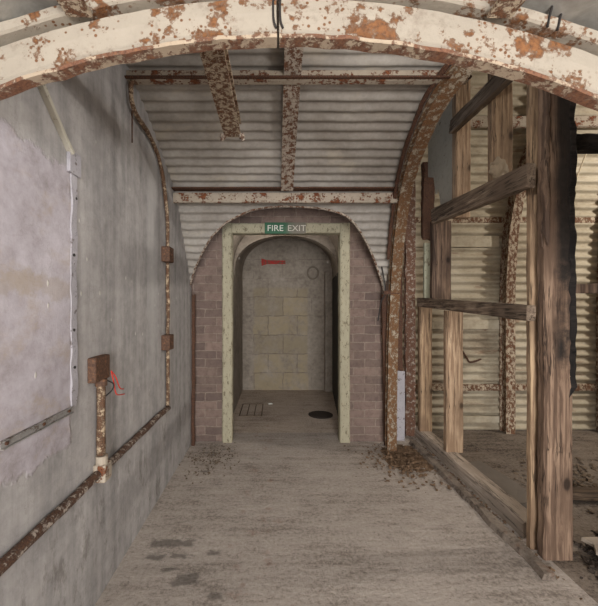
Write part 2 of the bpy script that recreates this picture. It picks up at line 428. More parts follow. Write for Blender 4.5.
structure('floor_entry', ground(bmesh.new(), 1.46, 2.4, -4.2, .9, 0.0, .06), M['floor'], True)

# corridor vault: corrugated sheet with the arched opening cut out
ARCH = [(190,295),(192,280),(200,258),(213,236),(232,220),(258,210),(290,207),(325,209),(348,218),(364,238),(376,266),(383,292)]
arch3 = []
for px, py in ARCH:             # outline of the opening measured on the sheet
    r = (305 - py) / 350
    p = min(VP, key=lambda p: abs((p.z - EYE) / p.y - r) if p.y > 1.5 else 9)
    arch3.append(Vector(((px - 275) * p.y / 350, p.y, p.z)))
arch3 = [Vector((arch3[0].x, 3.44, 1.0))] + arch3 + [Vector((arch3[-1].x, 3.44, 1.0))]
AR = smooth_path(arch3, 8)
def inside_arch(x, z):
    top = max(p.z for p in AR)
    if z > top: return False
    xs = [a.x + (b.x - a.x) * (a.z - z) / (a.z - b.z) for a, b in zip(AR, AR[1:]) if (a.z - z) * (b.z - z) < 0]
    return len(xs) >= 2 and min(xs) < x < max(xs)
def corrugate(bm, path, x0, x1, nx, amp, pitch, skip=None, thick=True, wave=.004):
    s = 0; rows = []
    for i, p in enumerate(path):
        if i: s += (p - path[i-1]).length
        t = (path[min(i+1, len(path)-1)] - path[max(i-1, 0)]).normalized(); nn = Vector((0, -t.z, t.y))
        q = p + nn * amp * math.sin(2 * PI * s / pitch)
        rows.append([bm.verts.new((x0 + (x1-x0)*k/nx, q.y, q.z + wave * mnoise.noise(Vector((k * .13, s * 1.5, x0))))) for k in range(nx+1)])
    for i in range(len(rows)-1):
        for k in range(nx):
            f = (rows[i][k], rows[i][k+1], rows[i+1][k+1], rows[i+1][k])
            c = sum((v.co for v in f), Vector()) / 4
            if skip and skip(c.x, c.z): continue
            bm.faces.new(f)
    bmesh.ops.delete(bm, geom=[v for v in bm.verts if not v.link_faces], context='VERTS')
    return bm
structure('ceiling', corrugate(bmesh.new(), VP, LW - .02, VR, 190, .011, .074, inside_arch), M['sheet'], True)

# right chamber: corrugated back wall and vault
prof = [Vector((0, RY, 0)), Vector((0, RY, 2.0))] + [Vector((0, RY - 1.8 + 1.8*math.cos(a), 2.0 + 1.8*math.sin(a))) for a in [PI/2*k/24 for k in range(1, 25)]] + [Vector((0, .95, 3.8))]
structure('wall_back_right', corrugate(bmesh.new(), resample(prof, .0125), 1.0, 5.7, 60, .017, .088), M['sheet_r'], True)
structure('wall_right', box(bmesh.new(), 5.6, 5.7, .9, RY + .1, 0, 4.0, 0), M['gable'])

# entry hut sheets, corrugated along the tunnel
def arcpt(r, a, y): return Vector((HC + r * math.cos(a), y, HZ + r * math.sin(a)))
a_l = math.acos((LW - .02 - HC) / (HR + .18))
bm = bmesh.new(); na = 420; ys = [-4.2, -3, -2, -1, -.4, 0, .3, .6, .8, .955]
rows = []
for k in range(na + 1):
    a = a_l * (1 - k / na); r = HR + .166 + .013 * math.sin(a * HR / .098 * 2 * PI * .72)
    rows.append([bm.verts.new(arcpt(r, a, y)) for y in ys])
for k in range(na):
    for j in range(len(ys)-1): bm.faces.new((rows[k][j], rows[k+1][j], rows[k+1][j+1], rows[k][j+1]))
structure('ceiling_entry', bm, M['sheet_fore'], True)
bm = bmesh.new(); g = []
for k in range(61):
    a = a_l * (1 - k / 60); p = arcpt(HR + .15, a, .975); g.append((bm.verts.new(p), bm.verts.new((p.x, .975, 4.0))))
g.append((bm.verts.new((5.7, .975, 0)), bm.verts.new((5.7, .975, 4.0))))
for (a, b), (c, d) in zip(g, g[1:]): bm.faces.new((a, c, d, b))
structure('wall_front', bm, M['gable'])

# brick infill with the doorway
DX0, DX1, DZ = -.521, .737, 2.156
bm = bmesh.new()
box(bm, LW - .02, DX0 + .02, BY, BY + .24, 0, 2.5, 0); box(bm, DX1 - .02, 1.12, BY, BY + .24, 0, 2.5, 0); box(bm, DX0 + .02, DX1 - .02, BY, BY + .24, DZ - .02, 2.5, 0)
structure('wall_back', bm, M['brick'])
# inner passage
structure('wall_inner_back', box(bmesh.new(), -.75, 1.15, 5.56, 5.7, 0, 2.6, 0), M['block'])
structure('wall_inner_left', box(bmesh.new(), -.65, -.515, BY + .24, 5.56, 0, 1.75, 0), M['render'])
bm = bmesh.new(); poly_prism(bm, [(.705, BY + .24, 0), (.905, 5.56, 0), (1.05, 5.56, 0), (1.05, BY + .24, 0)], (0, 0, 1.75)); structure('wall_inner_right', bm, M['dark_opening'])
def inner_arc(s, k, n=28):
    a = PI * (1 - k / n); y = s; xr = .715 + (y - 3.62) * .103; c = (xr - .515) / 2; r = (xr + .515) / 2 + .005
    return (c + r * math.cos(a), 1.74 + .68 * max(0, math.sin(a)) ** .72)
bm = bmesh.new(); R2 = []
for y in (3.6, 4.2, 4.9, 5.6): R2.append([bm.verts.new((x, y, z)) for x, z in [inner_arc(y, k) for k in range(29)]])
for r0, r1 in zip(R2, R2[1:]):
    for k in range(28): bm.faces.new((r0[k], r0[k+1], r1[k+1], r1[k]))
structure('ceiling_inner', bm, M['render'], True)
bm = bmesh.new()
ro, ri = [], []
for k in range(29):
    x, z = inner_arc(4.4, k); ro.append((x, z + .02)); ri.append((.1 + (x - .1) * .985, 1.72 + (z - 1.74) * .74))
q = [[bm.verts.new((x, y, z)) for x, z in P_] for P_, y in ((ro, 4.4), (ri, 4.4), (ri, 4.55), (ro, 4.55))]
for k in range(28):
    for a in range(3): bm.faces.new((q[a][k], q[a][k+1], q[a+1][k+1], q[a+1][k]))
structure('trim_1', bm, M['render'])
structure('trim_2', box(bmesh.new(), .78, .90, 5.44, 5.57, 0, 1.86, .008), M['render'])

# arch edging (pale trim round the cut in the sheet)
bm = bmesh.new()
sweep(bm, [wob(p + Vector((0, -.012, 0)), 9, .006) for p in resample(AR, .03)], [(-.008, -.007), (.008, -.007), (.008, .007), (-.008, .007)], (0, 1, 0))
tag(link('arch_edging', bm, M['rust_half'], None, (0.05, 3.3, 1.1)), 'thin pale curved edging strip round the arched brick opening', 'edging')

# kerb between the corridor and the right chamber
bm = bmesh.new(); nk = 110; rings = []
for i in range(nk + 1):
    y = 1.72 + (3.42 - 1.72) * i / nk
    w = .026 * mnoise.noise(Vector((0, y * 4, 0))) + .007 * mnoise.noise(Vector((3, y * 17, 0))); x0 = 1.31 + .03 * (1.9 - y) / 1 * .3 + w
    rings.append([bm.verts.new(p) for p in ((x0, y, -.01), (x0 + .02 + w * .3, y, .028 + .008 * mnoise.noise(Vector((4, y * 6, 0)))), (1.375, y, .03), (1.39, y, -.01))])
for i in range(nk):
    for k in range(3): bm.faces.new((rings[i][k], rings[i][k+1], rings[i+1][k+1], rings[i+1][k]))
bm.faces.new(rings[0]); bm.faces.new(rings[-1][::-1])
tag(link('concrete_kerb', bm, M['floor_r'], None, (1.33, 2.3, 0)), 'low broken concrete kerb running along the floor beside the timber sill', 'kerb')

# ------------------------------------------------------------------ doorway
dr = root('door_frame', (.106, BY, 0), 'chipped pale green-cream door frame set in the arched brick wall', 'door frame')
bm = bmesh.new(); beam(bm, (DX0 + .05, BY + .03, -.002), (DX0 + .05, BY + .03, DZ), .1, .12, (0, 1, 0), .003, .05, (0, 0), .005); link('jamb', bm, M['frame_paint'], dr)
bm = bmesh.new(); beam(bm, (DX1 - .05, BY + .03, -.002), (DX1 - .05, BY + .03, DZ), .1, .12, (0, 1, 0), .003, .05, (0, 0), .005); link('jamb', bm, M['frame_paint'], dr)
bm = bmesh.new(); beam(bm, (DX0 + .1, BY + .03, DZ - .05), (DX1 - .1, BY + .03, DZ - .05), .12, .1, (0, 0, 1), .003, .05, (0, 0), .005); link('header', bm, M['frame_paint'], dr)
SX0, SX1, SZ0, SZ1 = -.10, .30, 2.045, 2.155
sg = root('exit_sign', ((SX0+SX1)/2, BY - .05, SZ0), 'small green FIRE EXIT sign fading to grey on the door header', 'sign')
bm = bmesh.new(); box(bm, SX0, SX1, BY - .052, BY - .034, SZ0, SZ1, .003); link('panel', bm, M['sign'], sg)
def text(name, s, x, z, size, mat, parent, y):
    c = bpy.data.curves.new(name, 'FONT'); c.body = s; c.size = size; c.extrude = .0015; c.align_x = 'LEFT'
    t = bpy.data.objects.new(name + '_t', c); COL.objects.link(t)
    bpy.context.view_layer.update()
    me = bpy.data.meshes.new_from_object(t.evaluated_get(bpy.context.evaluated_depsgraph_get()))
    bpy.data.objects.remove(t); bpy.data.curves.remove(c)
    me.transform(Matrix.Translation(Vector((x, y, z)) - Vector(parent['_org'])) @ Matrix.Rotation(PI/2, 4, 'X') @ Matrix.Diagonal((1.08, 1, 1, 1)))
    me.materials.clear(); me.materials.append(mat)
    o = bpy.data.objects.new(name, me); COL.objects.link(o); o.parent = parent; return o
text('lettering', 'FIRE', SX0 + .022, SZ0 + .026, .082, M['letter'], sg, BY - .0535)
text('lettering', 'EXIT', SX0 + .220, SZ0 + .026, .082, M['letter_worn'], sg, BY - .0535)

# things in the inner passage
bm = bmesh.new()
poly_prism(bm, [(-.215, 5.556, 1.97), (-.215, 5.556, 2.09), (-.13, 5.556, 2.062), (.165, 5.556, 2.055), (.165, 5.556, 2.0), (-.13, 5.556, 1.998)], (0, .005, 0))
tag(link('painted_arrow', bm, M['redmark'], None, (0, 5.556, 2.0)), 'faded red paint mark high on the far block wall beyond the doorway', 'painted mark')
bm = bmesh.new(); sweep(bm, [(.6 + .085*math.cos(a), 5.545, 1.86 + .095*math.sin(a)) for a in [2*PI*k/24 for k in range(25)]], circ(.014, 8), (0, 1, 0), cap=False)
pr = root('wall_vent', (.6, 5.545, 1.76), 'round pipe flange on the far wall beyond the doorway', 'pipe flange')
link('flange_ring', bm, M['pipe_stub'], pr, smooth=True)
bm = bmesh.new(); cyl(bm, (.6, 5.562, 1.86), (0, -1, 0), .075, .008, 24); link('cap', bm, M['render'], pr)
bm = bmesh.new(); cyl(bm, (.56, 4.3, -.002), (0, 0, 1), .15, .008, 32); cyl(bm, (.56, 4.3, .004), (0, 0, 1), .12, .006, 32)
tag(link('drain_cover', bm, M['cover'], None, (.56, 4.3, 0)), 'dark round drain cover on the floor beyond the doorway', 'drain cover')
bm = bmesh.new(); beam(bm, (-.09, 4.75, .008), (-.04, 4.77, .008), .03, .016, amp=.004, seg=.015)
tag(link('paper_scrap', bm, M['letter'], None, (-.065, 4.76, 0)), 'tiny white scrap lying on the floor beyond the doorway', 'scrap')
hg = bmesh.new()
for y in (4.25, 4.75): box(hg, -.44, -.16, y, y + .012, -.002, .006, .001)
for x in (-.44, -.35, -.26, -.17): box(hg, x, x + .012, 4.25, 4.76, -.002, .006, .001)
tag(link('floor_grating', hg, M['soil'], None, (-.3, 4.5, 0)), 'faint rectangular grating in the floor at left beyond the doorway', 'grating')

# ------------------------------------------------------------------ entry arch and its neighbours
ar = root('steel_arch', (HC, AY, 0), 'big rust-spotted cream steel arch spanning the top foreground', 'arch')
a_end = math.acos((LW + .005 - HC) / HR)
A0 = math.asin(-HZ / HR)
def arcpath(a0, a1, n=90): return [arcpt(HR, a0 + (a1 - a0) * k / n, AY) for k in range(n + 1)]
a_mid = math.acos((.008 - HC) / HR)
for nm, a0, a1 in (('arch_section', a_mid + .0015, a_end), ('arch_section', A0, a_mid - .0015)):
    bm = bmesh.new(); sweep(bm, arcpath(a0, a1), [(a, -b) for a, b in [(-.014, .0), (.016, .0), (.020, .006), (.012, .012), (.034, .100), (.034, .150), (-.018, .150), (-.022, .146), (-.022, .124), (-.016, .120), (.026, .118), (.026, .103), (-.006, .101), (-.014, .094), (-.018, .055), (-.016, .012), (-.018, .004)]], (0, 1, 0), amp=.0016)
    link(nm, bm, M['cream_rust'], ar, smooth=False)
    bm = bmesh.new(); sweep(bm, [wob(arcpt(HR - .008, a0 + (a1 - a0) * k / 240, AY), 14, .003) for k in range(241)], [(-.020, -.006), (.016, -.006), (.016, .004), (-.020, .004)], (0, 1, 0), amp=.002); tag(link('lower_lip', bm, M['lip'], ar), 'rusted brown lower edge')
for da in (-.004, .004):
    bm = bmesh.new(); pth = [arcpt(r, a_mid + da + w, AY - .037 - dy) for r, w, dy in ((HR + .12, 0, -.014), (HR + .07, .0015, -.016), (HR + .03, .001, -.014), (HR + .012, -.002, -.016))]
    tube(bm, smooth_path(pth, 5), .0028, (1, 0, 0), 6); link('tie_wire', bm, M['clip'], ar)
bm = bmesh.new(); p = arcpt(HR + .105, a_mid - .014, AY - .022); box(bm, p.x - .012, p.x + .012, p.y - .014, p.y + .01, p.z - .012, p.z + .012, .004); link('splice_bolt', bm, M['clip'], ar)
def purlin(name, x, y0, y1, label, z=None, mat='rust_flake', w=.062):
    zz = HZ + math.sqrt((HR + .104) ** 2 - (x - HC) ** 2)
    bm = bmesh.new(); sweep(bm, [(x, y0 + (y1 - y0) * k / 20, zz) for k in range(21)], [(-w/2, 0), (w/2, 0), (w/2, -.01), (.008, -.012), (.008, -.06), (-.008, -.06), (-.008, -.012), (-w/2, -.01)], (1, 0, 0), amp=.002)
    return tag(link(name, bm, M[mat], None, (x, (y0+y1)/2, zz)), label, 'purlin', 'entry purlins')
purlin('roof_purlin', -.50, -1.2, AY - .020, 'short rusty purlin meeting the big arch from above, left of its middle')
purlin('roof_purlin', .575, -1.2, AY - .020, 'short rusty purlin meeting the big arch from above, right of its middle')
# wire clip at the right of the arch
bm = bmesh.new()
ac = math.acos((.705 - HC) / (HR + .15))
for da in (0, -.012):
    tube(bm, smooth_path([arcpt(HR + .176, ac + da, AY - .024), arcpt(HR + .15, ac + da, AY - .024), arcpt(HR + .115, ac + da - .002, AY - .022)], 4), .0032, (1, 0, 0), 6)
tube(bm, [arcpt(HR + .176, ac, AY - .024), arcpt(HR + .176, ac - .012, AY - .024)], .0032, (0, 1, 0), 6)
tag(link('wire_clip', bm, M['clip'], None, arcpt(HR, ac, AY - .04)), 'dark bent wire clip hooked over the arch at upper right', 'clip')

# ------------------------------------------------------------------ steel over the corridor
ct = root('cut_beam', (-.225, 1.3, 2.25), 'cut-off rusty steel beam sticking out from the arch, two bolts at its end', 'beam')
bm = bmesh.new(); sweep(bm, [(-.225, AY + .03 + (1.875 - AY - .03) * k / 24, 2.248) for k in range(25)], [(a, -b) for a, b in isec(.088, .08, .009, .014)], (1, 0, 0), amp=.0015); link('beam_section', bm, M['rust_flake'], ct)
for s_ in (-1, 1):
    bm = bmesh.new(); bolt(bm, (-.225 + s_ * .046, 1.85, 2.252), (s_ * .35, .2, -1), .016, .020); link('bolt', bm, M['rust_half'], ct)

def vrib(name, x, s0, s1, prof, off, mat, label, lean=0.0, amp=.0015, bolts=0):
    P = [p for p in VP if s0 <= p.y and p.z >= s1]
    pts = []
    for i, p in enumerate(P):
        if i % 4: continue
        t = (P[min(i+1, len(P)-1)] - P[max(i-1, 0)]).normalized(); nn = Vector((0, -t.z, t.y))
        q = p - nn * off; pts.append(Vector((x + lean * (2.7 - q.z), q.y, q.z)))
    bm = bmesh.new(); sweep(bm, pts, prof, (1, 0, 0), amp=amp)
    return tag(link(name, bm, M[mat], None, pts[len(pts)//2]), label, 'rib'), pts
# roof rib in the middle of the corridor ceiling; flange faces down
ribp = [(-a, b) for a, b in isec(.088, .05, .009, .014)]
vrib('ceiling_rib', .095, 1.0, 2.30, [(a, b) for a, b in isec(.095, .045, .009, .014)], .018, 'rust_half', 'flaking rusty rib running down the middle of the corrugated ceiling')
# horizontal purlins under the vault
def hpurlin(y, drop, x0, x1, prof, mat, label, tilt=0.0):
    z = vault_at_y(y) - drop
    bm = bmesh.new(); sweep(bm, [(x0 + (x1 - x0) * k / 40, y, z) for k in range(41)], prof, (0, math.cos(tilt), math.sin(tilt)), amp=.0015)
    return tag(link('ceiling_purlin', bm, M[mat], None, ((x0+x1)/2, y, z)), label, 'purlin')
Lsec = lambda w, h, t=.009: [(0, 0), (w, 0), (w, t), (t, t), (t, h), (0, h)]
r1 = root('ceiling_purlin', (0, 1.88, 2.6), 'rusty angle purlin across the corridor ceiling, close behind the big arch', 'purlin', 'ceiling purlins')
bm = bmesh.new(); beam(bm, (LW, 1.93, 2.605), (VR, 1.93, 2.605), .05, .055, (0, 0, 1), .001, .05, (0, 0), .003); link('angle_web', bm, M['rail_rust'], r1)
bm = bmesh.new(); box(bm, LW, VR, 1.88, 1.9, 2.575, 2.585, .002); link('angle_lip', bm, M['rust_dark'], r1)
r2 = root('ceiling_purlin', (.1, 2.80, 2.2), 'off-white painted purlin across the ceiling just above the arched opening', 'purlin', 'ceiling purlins')
bm = bmesh.new(); beam(bm, (LW, 2.80, 2.205), (1.04, 2.80, 2.205), .03, .078, (0, 0, 1), .001, .05, (0, 0), .003); link('face_plate', bm, M['rail_rust'], r2)
bm = bmesh.new(); beam(bm, (LW, 2.77, 2.268), (1.04, 2.77, 2.268), .075, .012, (0, 0, 1), .001, .05, (0, 0), .004); link('top_flange', bm, M['rust_dark'], r2)
# the big curved rib at the right of the corridor
P = []
for px, py in [(498,8),(482,34),(465,60),(437,98),(423,128),(411,160),(402,200),(396,250),(392.5,300),(390.5,360),(389.5,443)]:
    r = (305 - py) / 350
    if r > .05:
        p = min([q for q in VP if q.y > 1.0], key=lambda q: abs((q.z - .07 - EYE) / (q.y - .04) - r)); y, z = p.y - .045, p.z - .065
    else: y = 3.29; z = EYE + r * y
    P.append(Vector(((px - 275) * y / 350, y, z)))
P[-1].z = 0.0
rp = resample(smooth_path(P, 10), .04)
bm = bmesh.new(); sweep(bm, rp, isec(.088, .07, .010, .016), (1, 0, 0), amp=.0025)
rb = root('curved_rib', (P[-1].x, P[-1].y, 0), 'tall rusty steel rib curving from floor to arch at the right of the doorway', 'rib')
link('rib_section', bm, M['rust_rib'], rb)
bm = bmesh.new(); sweep(bm, [p + Vector((-.062, -.004, .01)) for p in rp if p.z > 1.75], [(-.012, -.006), (.012, -.006), (.012, .006), (-.012, .006)], (1, 0, 0), amp=.006); link('sheet_angle', bm, M['rust_dark'], rb)
bm = bmesh.new(); sweep(bm, [(1.00, 3.21, 1.462), (1.06, 3.21, 1.467), (1.16, 3.21, 1.47)], [(-.012, -.016), (.012, -.016), (.012, .016), (-.012, .016)], (0, 1, 0), amp=.002); link('strap', bm, M['rust_dark'], rb)
# dark wires at brick edge
bm = bmesh.new(); tube(bm, smooth_path([(.90, 3.19, 2.0), (.95, 3.24, 1.86), (1.0, 3.26, 1.68), (1.025, 3.25, 1.47), (.99, 3.26, 1.38), (.965, 3.28, 1.2)], 8), .006, (0, 1, 0), 8)
tag(link('hanging_wire', bm, M['clip'], None, (1.0, 3.25, 1.2)), 'dark bent wire hooked beside the brick arch, left of the rib', 'wire')

# strips and posts beside the rib
def stick(name, a, b, w, d, mat, label, cat, group=None, amp=.004, chip=.006, rag=(0, 0), up=(0, 1, 0)):
    bm = bmesh.new(); beam(bm, a, b, w, d, up, amp, .05, rag, chip)
    c = Vector(a) if a[2] <= b[2] else Vector(b)
    return tag(link(name, bm, M[mat], None, c), label, cat, group)
stick('pale_strip', (1.252, 3.50, 0), (1.252, 3.50, .68), .085, .03, 'pale_flake', 'pale blue-grey flaking board standing between the two rusty uprights', 'board', None, .002, .006, (0, .03))
stick('corroded_strip', (1.25, 3.54, 0), (1.235, 3.54, 2.45), .085, .04, 'rust_dark', 'dark corroded steel strip behind the curved rib', 'steel strip', None, .008, .02)
M['rust_upright'] = painted_rust('rusty_upright', L(160, 146, 132), 0.60, 30.0, False, L(66, 44, 36), L(108, 78, 62))
pst = root('steel_upright', (1.40, 3.56, 0), 'flaking rusty steel upright between the curved rib and the timber partition', 'post')
bm = bmesh.new(); sweep(bm, [(1.395 + .004 * math.sin(k), 3.60, 2.85 * k / 60) for k in range(61)], [(a, b) for a, b in isec(.10, .06, .012, .02)], (1, 0, 0), amp=.008); link('upright_section', bm, M['rust_upright'], pst)
stick('edge_strip', (1.075, 3.365, 0), (1.05, 3.365, 1.45), .05, .03, 'rust_dark', 'dark rusted angle strip down the right edge of the brickwork', 'steel strip', None, .005, .012)
stick('edge_strip', (LW + .022, 3.365, 0), (LW + .03, 3.355, 1.45), .03, .03, 'rust_dark', 'dark rusted angle strip in the corner between left wall and brickwork', 'steel strip', None, .004, .01)

# ------------------------------------------------------------------ timber partition
stick('sill_beam', (1.50, 2.03, .035), (1.50, 3.62, .035), .13, .12, 'sill_wood', 'dusty timber sill lying along the floor under the partition posts', 'sill', None, .006, .008, (0.02, .02), (0, 0, 1))
G = 'partition studs'
def stud(x0, x1, y, d, z0, z1, mat, label):
    return stick('timber_stud', ((x0+x1)/2, y + d/2, z0), ((x0+x1)/2, y + d/2, z1), x1 - x0, d, mat, label, 'stud', G, .003, .006)
# foreground post
fp = root('timber_post', (1.49, 1.89, 0), 'thick foreground timber post, charred black on its upper right side', 'post')
bm = bmesh.new(); beam(bm, (1.502, 1.877, 0), (1.502, 1.877, 3.3), .154, .055, (0, 1, 0), .004, .05, (0, 0), .010); link('post_shaft', bm, M['post_wood'], fp)
bm = bmesh.new(); beam(bm, (1.572, 1.882, .95), (1.578, 1.882, 3.2), .035, .075, (0, 1, 0), .006, .02, (.1, 0), .022); tag(link('charred_edge', bm, M['char'], fp), 'charred black edge')
bm = bmesh.new(); beam(bm, (1.428, 1.848, 1.75), (1.428, 1.85, 3.2), .022, .03, (0, 1, 0), .006, .03, (.1, 0), .02); tag(link('splintered_edge', bm, M['stud_dark'], fp), 'dark splintered edge')
stud(1.412, 1.49, 1.93, .04, .0, 3.2, 'stud_mid', 'narrow weathered stud right behind the thick foreground post')
stud(1.46, 1.605, 2.98, .06, .09, 1.30, 'stud_light', 'short pale stud standing on the sill below the middle rail')
stud(1.44, 1.565, 3.48, .06, .09, 1.36, 'stud_mid', 'short grey-brown stud at the far end of the sill, next to the rusty upright')
stud(1.44, 1.615, 3.20, .06, 1.36, 2.12, 'stud_dark', 'dark brown short stud between the middle and upper rails')
stud(1.465, 1.59, 2.84, .06, 2.06, 3.25, 'stud_light', 'pale stud rising above the upper rail beside the grey board')
p4 = root('timber_stud', (1.51, 2.35, 2.07), 'upper hanging stud with a peeling pale lump at its foot', 'stud', G)
bm = bmesh.new(); beam(bm, (1.51, 2.35, 2.09), (1.51, 2.35, 2.98), .138, .06, (0, 1, 0), .003, .05, (0, 0), .006); link('stud_shaft', bm, M['stud_mid'], p4)
bm = bmesh.new(); bmesh.ops.create_icosphere(bm, subdivisions=4, radius=1)
for v in bm.verts: v.co = Vector((v.co.x * .055, v.co.y * .025, v.co.z * .07)) * (1 + .35 * mnoise.noise(v.co * 2.3)); v.co += Vector((1.475, 2.305, 2.245))
tag(link('peeling_lump', bm, M['knot'], p4, smooth=True), 'peeling pale lump')
stick('rust_stub', (1.51, 3.46, 2.03), (1.51, 3.46, 2.72), .12, .05, 'rust_dark', 'dark rusty steel piece above the far end of the upper rail', 'steel piece', None, .008, .02, (.05, .05))
stick('pale_green_board', (1.495, 3.40, 1.39), (1.495, 3.40, 1.95), .10, .03, 'pale_green', 'short pale green board beside the dark stud under the upper rail', 'board')
# rails
GR = 'partition rails'
stick('timber_rail', (1.380, 1.885, 2.05), (1.380, 3.02, 2.115), .05, .13, 'rail_wood', 'upper timber rail running from the thick post back to the rib', 'rail', GR, .003, .006, (0, .03), (0, 0, 1))
stick('timber_rail', (1.380, 1.885, 1.307), (1.380, 3.34, 1.378), .05, .085, 'rail_wood', 'middle timber rail between the posts', 'rail', GR, .003, .008, (0, .03), (0, 0, 1))
stick('timber_rail', (1.405, 1.97, 2.74), (1.43, 2.80, 2.78), .05, .11, 'rail_wood', 'topmost short timber rail, partly hidden behind the big arch', 'rail', GR, .003, .006, (0, .03), (0, 0, 1))
gb = root('grey_board', (1.50, 3.14, 2.14), 'grey-green painted board panel nailed to the partition behind the curved rib', 'board')
bm = bmesh.new(); zz = [(2.91, 2.14), (3.0, 2.10), (3.08, 2.2), (3.14, 2.15), (3.2, 2.42), (3.26, 2.38), (3.3, 2.55), (3.42, 2.6)]
poly_prism(bm, [(1.495, y, z) for y, z in zz] + [(1.495, 3.42, 2.95), (1.495, 3.2, 3.2), (1.495, 2.91, 3.3)], (.016, 0, 0)); link('panel', bm, M['grey_board'], gb)
for zq in (2.25, 2.6, 2.95):
    bm = bmesh.new(); cyl(bm, (1.497, 2.935, zq), (-1, 0, 0), .008, .006, 8); link('nail', bm, M['rust_dark'], gb)
# charred and grey cross beams beyond the post
stick('charred_beam', (1.60, 1.98, 2.262), (3.6, 1.98, 2.25), .08, .09, 'char', 'charred black beam running right from the thick post near its top', 'beam', None, .005, .015, (0, 0), (0, 0, 1))
stick('grey_batten', (1.60, 2.03, 1.445), (3.6, 2.03, 1.445), .04, .055, 'stud_dark', 'grey-brown batten running right from the thick post at mid height', 'batten', None, .003, .006, (0, 0), (0, 0, 1))

# ------------------------------------------------------------------ right chamber steel
def rcurve(x, zmax_a, off, lean=0):
    pts = [Vector((x, RY - off, 2.0 * k / 30)) for k in range(31)]
    R = 1.8 - off
    pts += [Vector((x, RY - 1.8 + R * math.cos(a), 2.0 + R * math.sin(a))) for a in [zmax_a * k / 30 for k in range(1, 31)]]
    return [p + Vector((.06 * max(0, p.z - 1.5) ** 1.2, 0, 0)) for p in pts]
for x, lab in ((2.46, 'flaking rusty rib standing against the cream corrugated wall, middle of the chamber'), (3.50, 'rusty rib against the corrugated wall, seen right of the thick post')):
    bm = bmesh.new(); sweep(bm, rcurve(x, 1.35, .13), isec(.095, .115, .012, .05), (1, 0, 0), amp=.004)
    tag(link('chamber_rib', bm, M['rust_flake'], None, (x, RY - .1, 0)), lab, 'rib', 'chamber ribs')
def cb(z0, z1, x0, x1, mat, label, y=RY - .02, d=.03, name='wall_batten'):
    bm = bmesh.new(); beam(bm, (x0, y, (z0+z1)/2), (x1, y, (z0+z1)/2), d, z1 - z0, (0, 0, 1), .004, .05, (0, 0), .008)
    return tag(link(name, bm, M[mat], None, ((x0+x1)/2, y, z0)), label, 'batten', 'corrugated wall battens')
cb(3.04, 3.14, 1.55, 5.5, 'rail_rust', 'off-white painted batten high on the corrugated wall, above the rusty rib', 3.33, .04)
cb(2.23, 2.29, 1.5, 5.5, 'rust_flake', 'thin rusted batten on the corrugated wall, above the cream plank', RY - .02)
cb(1.97, 2.09, 1.5, 2.40, 'sheet_r', 'cream-painted plank across the corrugated wall left of the rib')
cb(1.09, 1.19, 1.5, 2.40, 'sheet_r', 'lower cream-painted plank across the corrugated wall left of the rib')
cb(.43, .50, 1.5, 5.5, 'rust_flake', 'rusted strip low on the corrugated wall near the floor')
cb(.09, .16, 1.5, 2.40, 'sheet_r', 'lowest pale strip at the foot of the corrugated wall')
tag(link('bent_bracket', tube(bmesh.new(), smooth_path([(1.93, RY - .03, .98), (2.04, RY - .04, .80), (2.08, RY - .05, .74), (2.2, RY - .04, .77)], 4), .010, (0, 1, 0), 8), M['rust_dark'], None, (2.05, RY - .04, .74)), 'thin bent metal strip hanging on the corrugated wall beside the rib', 'bracket')
tag(link('hanging_string', tube(bmesh.new(), [(3.06, 3.4, 2.92), (2.84, 3.4, 2.35)], .006, (0, 1, 0), 6), M['string'], None, (2.84, 3.4, 2.35)), 'pale slanting string hanging right of the thick post', 'string')
tag(link('hanging_bracket', tube(bmesh.new(), smooth_path([(1.46, 2.30, 2.90), (1.46, 2.16, 2.93), (1.50, 2.05, 2.85)], 4), .010, (0, 0, 1), 8), M['steel_bolt'], None, (1.46, 2.16, 2.85)), 'bent metal strap at the top of the hanging stud under the arch', 'strap')
# boards and rubble on the chamber floor
for (a, b, w, h, lab) in (
    ((2.0, 2.02, .05), (3.4, 2.10, .05), .16, .04, 'dark loose plank on the chamber floor just right of the thick post'),
    ((1.95, 2.42, .05), (3.3, 2.36, .06), .10, .05, 'second loose plank on the chamber floor, further back from the post')):
    bm = bmesh.new(); beam(bm, a, b, w, h, (0, 0, 1), .006, .05, (.05, .05), .01); tag(link('loose_plank', bm, M['plank'], None, (a[0], a[1], 0)), lab, 'plank', 'loose planks')
M['sheet_piece'] = plain('pale_broken_sheet', L(150, 138, 124), .9)
bm = bmesh.new(); V = [(1.70, 1.74), (1.67, 1.82), (1.71, 1.88), (1.69, 1.93), (2.4, 1.96), (2.5, 1.66), (1.84, 1.66), (1.78, 1.72)]
poly_prism(bm, [(x, y, .045 + .01 * math.sin(x * 9)) for x, y in V], (0, 0, .02)); tag(link('broken_sheet', bm, M['sheet_piece'], None, (2.0, 1.7, 0)), 'broken grey sheet lying on the floor to the right of the thick post foot', 'sheet')
bm = bmesh.new(); V = [(1.60, 2.32), (1.58, 2.9), (1.72, 2.95), (1.80, 2.6), (1.74, 2.3)]
poly_prism(bm, [(x, y, .0 + .006 * math.sin(y * 9)) for x, y in V], (0, 0, .035)); tag(link('concrete_slab', bm, M['board'], None, (1.66, 2.6, 0)), 'flat grey slab on the chamber floor against the sill', 'slab')

